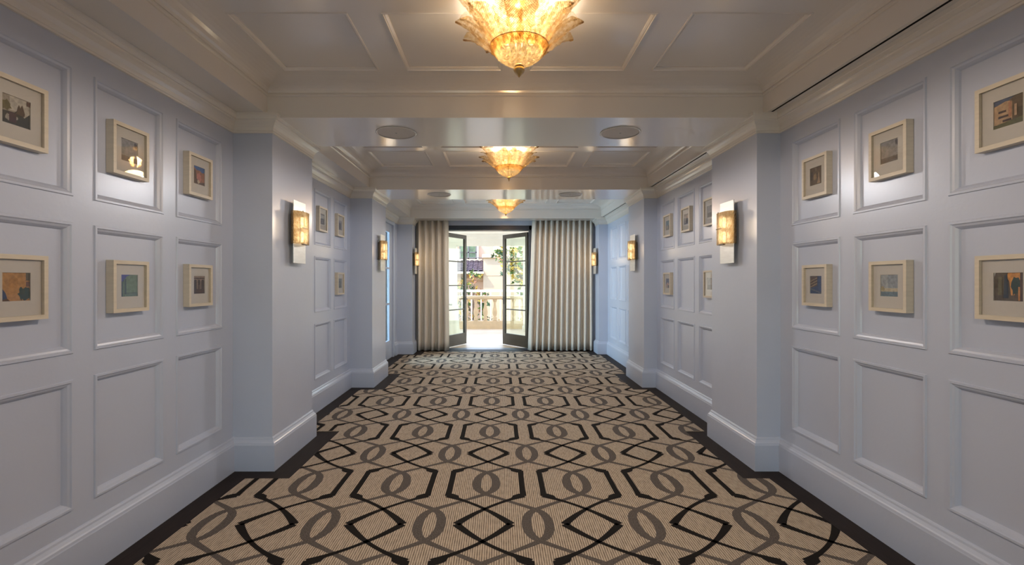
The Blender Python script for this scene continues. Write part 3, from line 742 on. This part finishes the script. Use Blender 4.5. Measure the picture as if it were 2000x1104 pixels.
# ---------------------------------------------------------------- curtains
def curtain(x0, x1, folds, lean0, lean1, label, seed):
    rr = random.Random(seed); mb = MB(); n = folds*12; H = 2.628
    amp = [rr.uniform(.045, .068) for _ in range(folds+1)]; ph = [rr.uniform(-.25, .25) for _ in range(folds+1)]
    rows = []
    for k in range(15):
        z = .012 + (H-.012)*k/14; row = []; tt = 1-k/14
        for j in range(n+1):
            s = j/n; f = s*folds; i = min(int(f), folds-1); u = f-i
            a = amp[i]*(1-u)+amp[i+1]*u
            c = math.cos(2*PI*f + ph[i]*(1-u)+ph[i+1]*u + .25*math.sin(z*1.7+i)*tt)
            c = (1 if c > 0 else -1)*abs(c)**.8
            x = x0+(x1-x0)*s + (lean0*(1-s)+lean1*s)*tt
            row.append((x, 9.755 + a*c*(.85+.25*tt), z))
        rows.append(row)
    mb.grid(rows); o = mb.build('curtain', M['curtain'], smooth=True, solid=.004)
    tag(o, label, 'curtain', 'floor length taupe curtains'); return o
curtain(-1.690, -1.035, 5, 0, .01, 'narrow gathered taupe curtain left of the open french doors', 3)
curtain(.655, 1.895, 11, -.085, 0, 'wide gathered taupe curtain right of the open french doors', 5)

# ---------------------------------------------------------------- balcony and what lies beyond
struct_ = struct
mb = MB(); mb.box(-4, 4, YF+.25, 14.60, -.20, -.012); struct(mb.build('balcony_floor', M['stone']))
mb = MB(); mb.box(-4, 4, YF+.25, 13.95, 2.725, 2.95); mb.box(-4, 4, 13.60, 13.95, 2.415, 2.725); mb.box(-4, 4, 13.48, 13.60, 2.58, 2.725); mb.box(-4, 4, 13.36, 13.48, 2.66, 2.725)
struct(mb.build('balcony_ceiling', M['whitewash']))
for x0, x1 in ((-1.78, -1.225), (.675, 1.20)):
    mb = MB(); mb.box(x0, x1, 13.60, 13.95, -.012, 2.415); mb.box(x0-.02, x1+.02, 13.58, 13.97, -.012, .12); struct(mb.build('balcony_column', M['whitewash'], bevel=.006))
mb = MB(); mb.box(-4.2, -4, YF+.25, 14.6, -4, 2.95); mb.box(4, 4.2, YF+.25, 14.6, -4, 2.95); mb.box(-4, XL-.05, YF+.05, YF+.25, -.1, 2.95); mb.box(XR+.05, 4, YF+.05, YF+.25, -.1, 2.95)
struct(mb.build('balcony_side_wall', M['whitewash']))
# balustrade
bal = empty('balustrade', (0, 14.5, -.012))
mb = MB(); mb.box(-4, 4, -.13, .13, .0, .045); mb.box(-4, 4, -.11, .11, .045, .235); mb.build('plinth', M['cast'], bal, bevel=.006)
mb = MB(); mb.box(-4, 4, -.12, .12, .875, .905); mb.box(-4, 4, -.15, .15, .905, .985); mb.build('top_rail', M['cast'], bal, bevel=.012)
BP = [(.062,.235),(.062,.265),(.050,.275),(.058,.300),(.060,.325),(.050,.345),(.040,.360),(.048,.385),(.066,.44),(.072,.49),(.064,.56),(.046,.64),(.036,.70),(.034,.76),(.040,.79),(.056,.80),(.056,.815),(.044,.825),(.062,.84),(.062,.875)]
pb = None
for i in range(-12, 13):
    x = -.715 + .285*i
    if abs(x) > 3.8: continue
    if pb is None: mb = MB(); mb.lathe(BP, n=20); pb = mb.build('baluster', M['cast'], bal, smooth=True); o = pb
    else: o = pb.copy(); COL.objects.link(o)
    o.location = (x, 0, 0)
tag(bal, 'cream cast stone balustrade with vase shaped balusters on the balcony', 'balustrade')
rl = empty('metal_railing', (0, 15.1, -.2))
mb = MB(); mb.box(-4, 4, -.03, .03, 1.27, 1.345); mb.box(-4, 4, -.02, .02, .25, .28); mb.build('top_rail', M['rail'], rl)
pp = None
for i in range(-12, 13):
    if pp is None: mb = MB(); mb.box(-.02, .02, -.02, .02, 0, 1.27); pp = mb.build('post', M['rail'], rl); o = pp
    else: o = pp.copy(); COL.objects.link(o)
    o.location = (-.58+.30*i, 0, 0)
tag(rl, 'thin white metal railing behind the stone balustrade', 'railing')
mb = MB(); mb.box(-5, 5, 14.75, 15.4, -4, -.2); struct(mb.build('lower_terrace', M['stucco']))
mb = MB(); mb.box(-60, 60, 15, 80, -4.2, -4.0); struct(mb.build('ground', M['ground']))

# round table with white cloth, tray and bottle on it
mb = MB(); rows = []
for z, r in ((0.0,.285),(.2,.262),(.45,.250),(.70,.245),(.775,.243),(.785,.235)):
    rows.append([((r+.016*(1-z/.8)*math.cos(9*2*PI*j/72))*math.cos(2*PI*j/72), (r+.016*(1-z/.8)*math.cos(9*2*PI*j/72))*math.sin(2*PI*j/72), z) for j in range(73)])
mb.grid(rows); mb.poly([(.235*math.cos(2*PI*j/36), .235*math.sin(2*PI*j/36), .785) for j in range(36)])
tb = mb.build('cocktail_table', M['cloth'], smooth=True, loc=(-1.33, 12.7, -.012))
tag(tb, 'small round table under a floor length white cloth behind the left door leaf', 'table')
mb = MB(); mb.box(-.10, .10, -.07, .07, 0, .045); o = mb.build('serving_box', M['grey'], bevel=.006, loc=(-1.34, 12.66, .774)); tag(o, 'low grey box lying on the white clothed round table', 'box')
mb = MB(); mb.lathe([(.001,0),(.034,0),(.036,.01),(.036,.09),(.012,.14),(.011,.17),(.001,.17)], n=16, caps=False)
o = mb.build('bottle', M['rail'], smooth=True, loc=(-1.345, 12.66, .820)); tag(o, 'white bottle with dark cap standing on the grey box', 'bottle')
mb = MB(); mb.lathe([(.001,.170),(.013,.170),(.013,.190),(.001,.190)], n=12, caps=False); mb.build('cap', M['black'], o)

# building across the way
B = empty('apartment_building', (0, 20, -4))
def bz(px): return (px-976)/47.2
def bzz(py): return 1.4+(550-py)/47.2+4
mb = MB(); mb.box(bz(944), 9, 0, 6, 0, bzz(504))
mb.box(bz(944)-.02, 9, -.012, .02, bzz(538.6), bzz(537.6)); mb.build('wall', M['stucco'], B)
mb = MB(); mb.box(bz(941.5), 9, -.10, 1.5, bzz(504), bzz(498)); mb.box(bz(942.5), 9, -.06, 1.4, bzz(499), bzz(497)); mb.build('ledge', M['stucco'], B, bevel=.01)
mb = MB(); mb.box(-9, bz(962.5), 1.2, 6, bzz(504)-.2, 7.35); mb.build('upper_wall', M['stucco_pink'], B)
mb = MB(); mb.box(bz(962.5), 9, .9, 6, bzz(504)-.2, 7.35); mb.build('upper_wall', M['stucco'], B)
mb = MB(); mb.box(-9, bz(944), .6, 3, 0, bzz(530)); mb.box(-9, bz(944), .45, .62, bzz(548), bzz(543)); mb.build('wall', M['stucco_pink'], B)
mb = MB(); mb.box(-9, bz(945.5), -.20, .65, bzz(535), bzz(531)); mb.build('gutter', M['cast'], B)
mb = MB(); mb.box(-9, bz(944), 1.0, 1.25, bzz(508.5), bzz(504)); mb.build('parapet', M['cast'], B)
mb = MB(); z0, z1 = bzz(531), bzz(508.5)
x = bz(944)-.1
while x > -5:
    for r in range(7):
        t0, t1 = r/7, (r+1)/7; y0 = -.15+1.15*t0; y1 = -.15+1.15*t1; za = z0+(z1-z0)*t0+.03; zb = z0+(z1-z0)*t1
        row = []
        for (yy, zz, rr) in ((y0, za, .105), (y1, zb, .085)):
            row.append([(x+rr*math.cos(a*PI/6), yy, zz+rr*.6*math.sin(a*PI/6)) for a in range(7)])
        mb.grid(row)
    x -= .21
mb.poly([(-9, -.15, z0), (bz(944), -.15, z0), (bz(944), 1.0, z1), (-9, 1.0, z1)]); mb.build('tile_roof', M['tile'], B)
mb = MB(); xa, xb, za, zb = bz(893), bz(929), bzz(504), bzz(470)
for q in (xa, xa+.36, xb-.06): mb.box(q, q+.06, 1.08, 1.2, za, zb)
mb.box(xa, xb, 1.08, 1.2, za, za+.06); mb.box(xa, xb, 1.08, 1.2, bzz(490)-.02, bzz(490)+.02)
w_ = mb.build('window', M['window_dark'], B)
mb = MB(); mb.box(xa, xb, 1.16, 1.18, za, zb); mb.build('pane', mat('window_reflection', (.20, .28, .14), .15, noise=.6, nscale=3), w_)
mb = MB(); mb.box(xb, xb+.07, 1.06, 1.2, za, zb); mb.build('window_trim', M['rail'], B)
mb = MB(); mb.tube([(bz(905), .95, bzz(501.5)), (bz(943), .95, bzz(501.5))], .018); mb.tube([(bz(941), .95, bzz(508)), (bz(941), .95, bzz(501.5))], .015); mb.build('rail', M['window_dark'], B)
tag(B, 'beige stucco apartment building with purple tile roof across from the balcony', 'building')

def tree(name, label, loc, limbs, clusters, nleaf, sz, pal, seed):
    rr = random.Random(seed); root = empty(name, loc)
    mb = MB()
    for pts, r in limbs: mb.tube(pts, r, n=7)
    mb.build('trunk', M['bark'], root, smooth=True)
    mb = MB()
    for (cx, cy, cz, rx, ry, rz_, n) in clusters:
        for _ in range(n):
            while True:
                p = Vector((rr.uniform(-1,1), rr.uniform(-1,1), rr.uniform(-1,1)))
                if p.length < 1: break
            c = Vector((cx+p.x*rx, cy+p.y*ry, cz+p.z*rz_))
            # whorl of leaves
            mi = rr.choices(range(len(pal)), weights=[w for _, w in pal])[0]
            for q in range(rr.randint(3, 6)):
                d = Vector((rr.gauss(0,1), rr.gauss(0,1), rr.gauss(.2,.8))).normalized()
                u = d.cross(Vector((rr.gauss(0,1), rr.gauss(0,1), rr.gauss(0,1)))).normalized(); w = d.cross(u)
                L = sz*rr.uniform(.7, 1.3); b = L*.24
                p0 = c; p1 = c+d*L*.45+u*b+w*.02*L; p2 = c+d*L; p3 = c+d*L*.45-u*b+w*.02*L; pm_ = c+d*L*.5-w*.08*L
                mb.poly([p0, p1, pm_], mi); mb.poly([p1, p2, pm_], mi); mb.poly([p2, p3, pm_], mi); mb.poly([p3, p0, pm_], mi)
    o = mb.build('foliage', [M[k] for k, _ in pal], root); o['kind'] = 'stuff'
    tag(root, label, 'tree')
PALM = [('leaf_green', 4), ('leaf_dark', 3), ('leaf_yellow', 4), ('leaf_rust', 1)]
# right magnolia (about 17.5 m away): one metre is 54 px
tree('magnolia_tree', 'magnolia with green and yellow leaves beyond the right door leaf', (1.25, 17.6, -4), [([(0,0,0),(.05,0,3),(-.1,.1,5.5),(-.3,0,7.2)], [.14,.12,.09,.05]), ([(0,.05,4.6),(-.5,0,5.6),(-1.0,-.1,6.3)], [.06,.05,.02]), ([(0,.05,3.6),(.4,0,5.0),(.5,-.1,6.0)], [.06,.05,.02])],
     [(-1.05,0,6.35,.42,.5,.40,40), (-.85,0,5.85,.35,.45,.35,34), (-.45,0,6.3,.5,.6,.6,70), (-.4,0,5.35,.35,.5,.45,40), (-.1,0,4.7,.3,.5,.5,36), (.3,0,6.2,.7,.6,.8,80), (.2,0,5.2,.5,.5,.6,50), (-.2,.1,3.9,.4,.5,.4,20), (.5,0,4.0,.5,.5,.6,30)], 0, .16, PALM, 11)
tree('young_magnolia', 'small magnolia with sparse green and yellow leaves beyond the left door leaf', (-1.0, 17.2, -4), [([(0,0,0),(0,0,3),(.05,0,4.4),(.1,0,5.6)], [.07,.06,.04,.015]), ([(0,0,4.3),(.35,0,4.9)], [.03,.01]), ([(0,0,4.3),(-.35,0,5.0)], [.03,.01])],
     [(-.25,0,5.15,.30,.3,.30,26), (.1,0,5.55,.25,.3,.22,14), (.2,0,4.9,.35,.3,.25,26), (-.4,0,4.6,.4,.3,.4,34), (.4,0,4.5,.22,.3,.15,10), (.2,0,4.1,.5,.3,.4,34), (-.5,0,3.9,.4,.3,.5,30), (.9,0,3.95,.25,.3,.15,8)], 0, .15, PALM, 21)
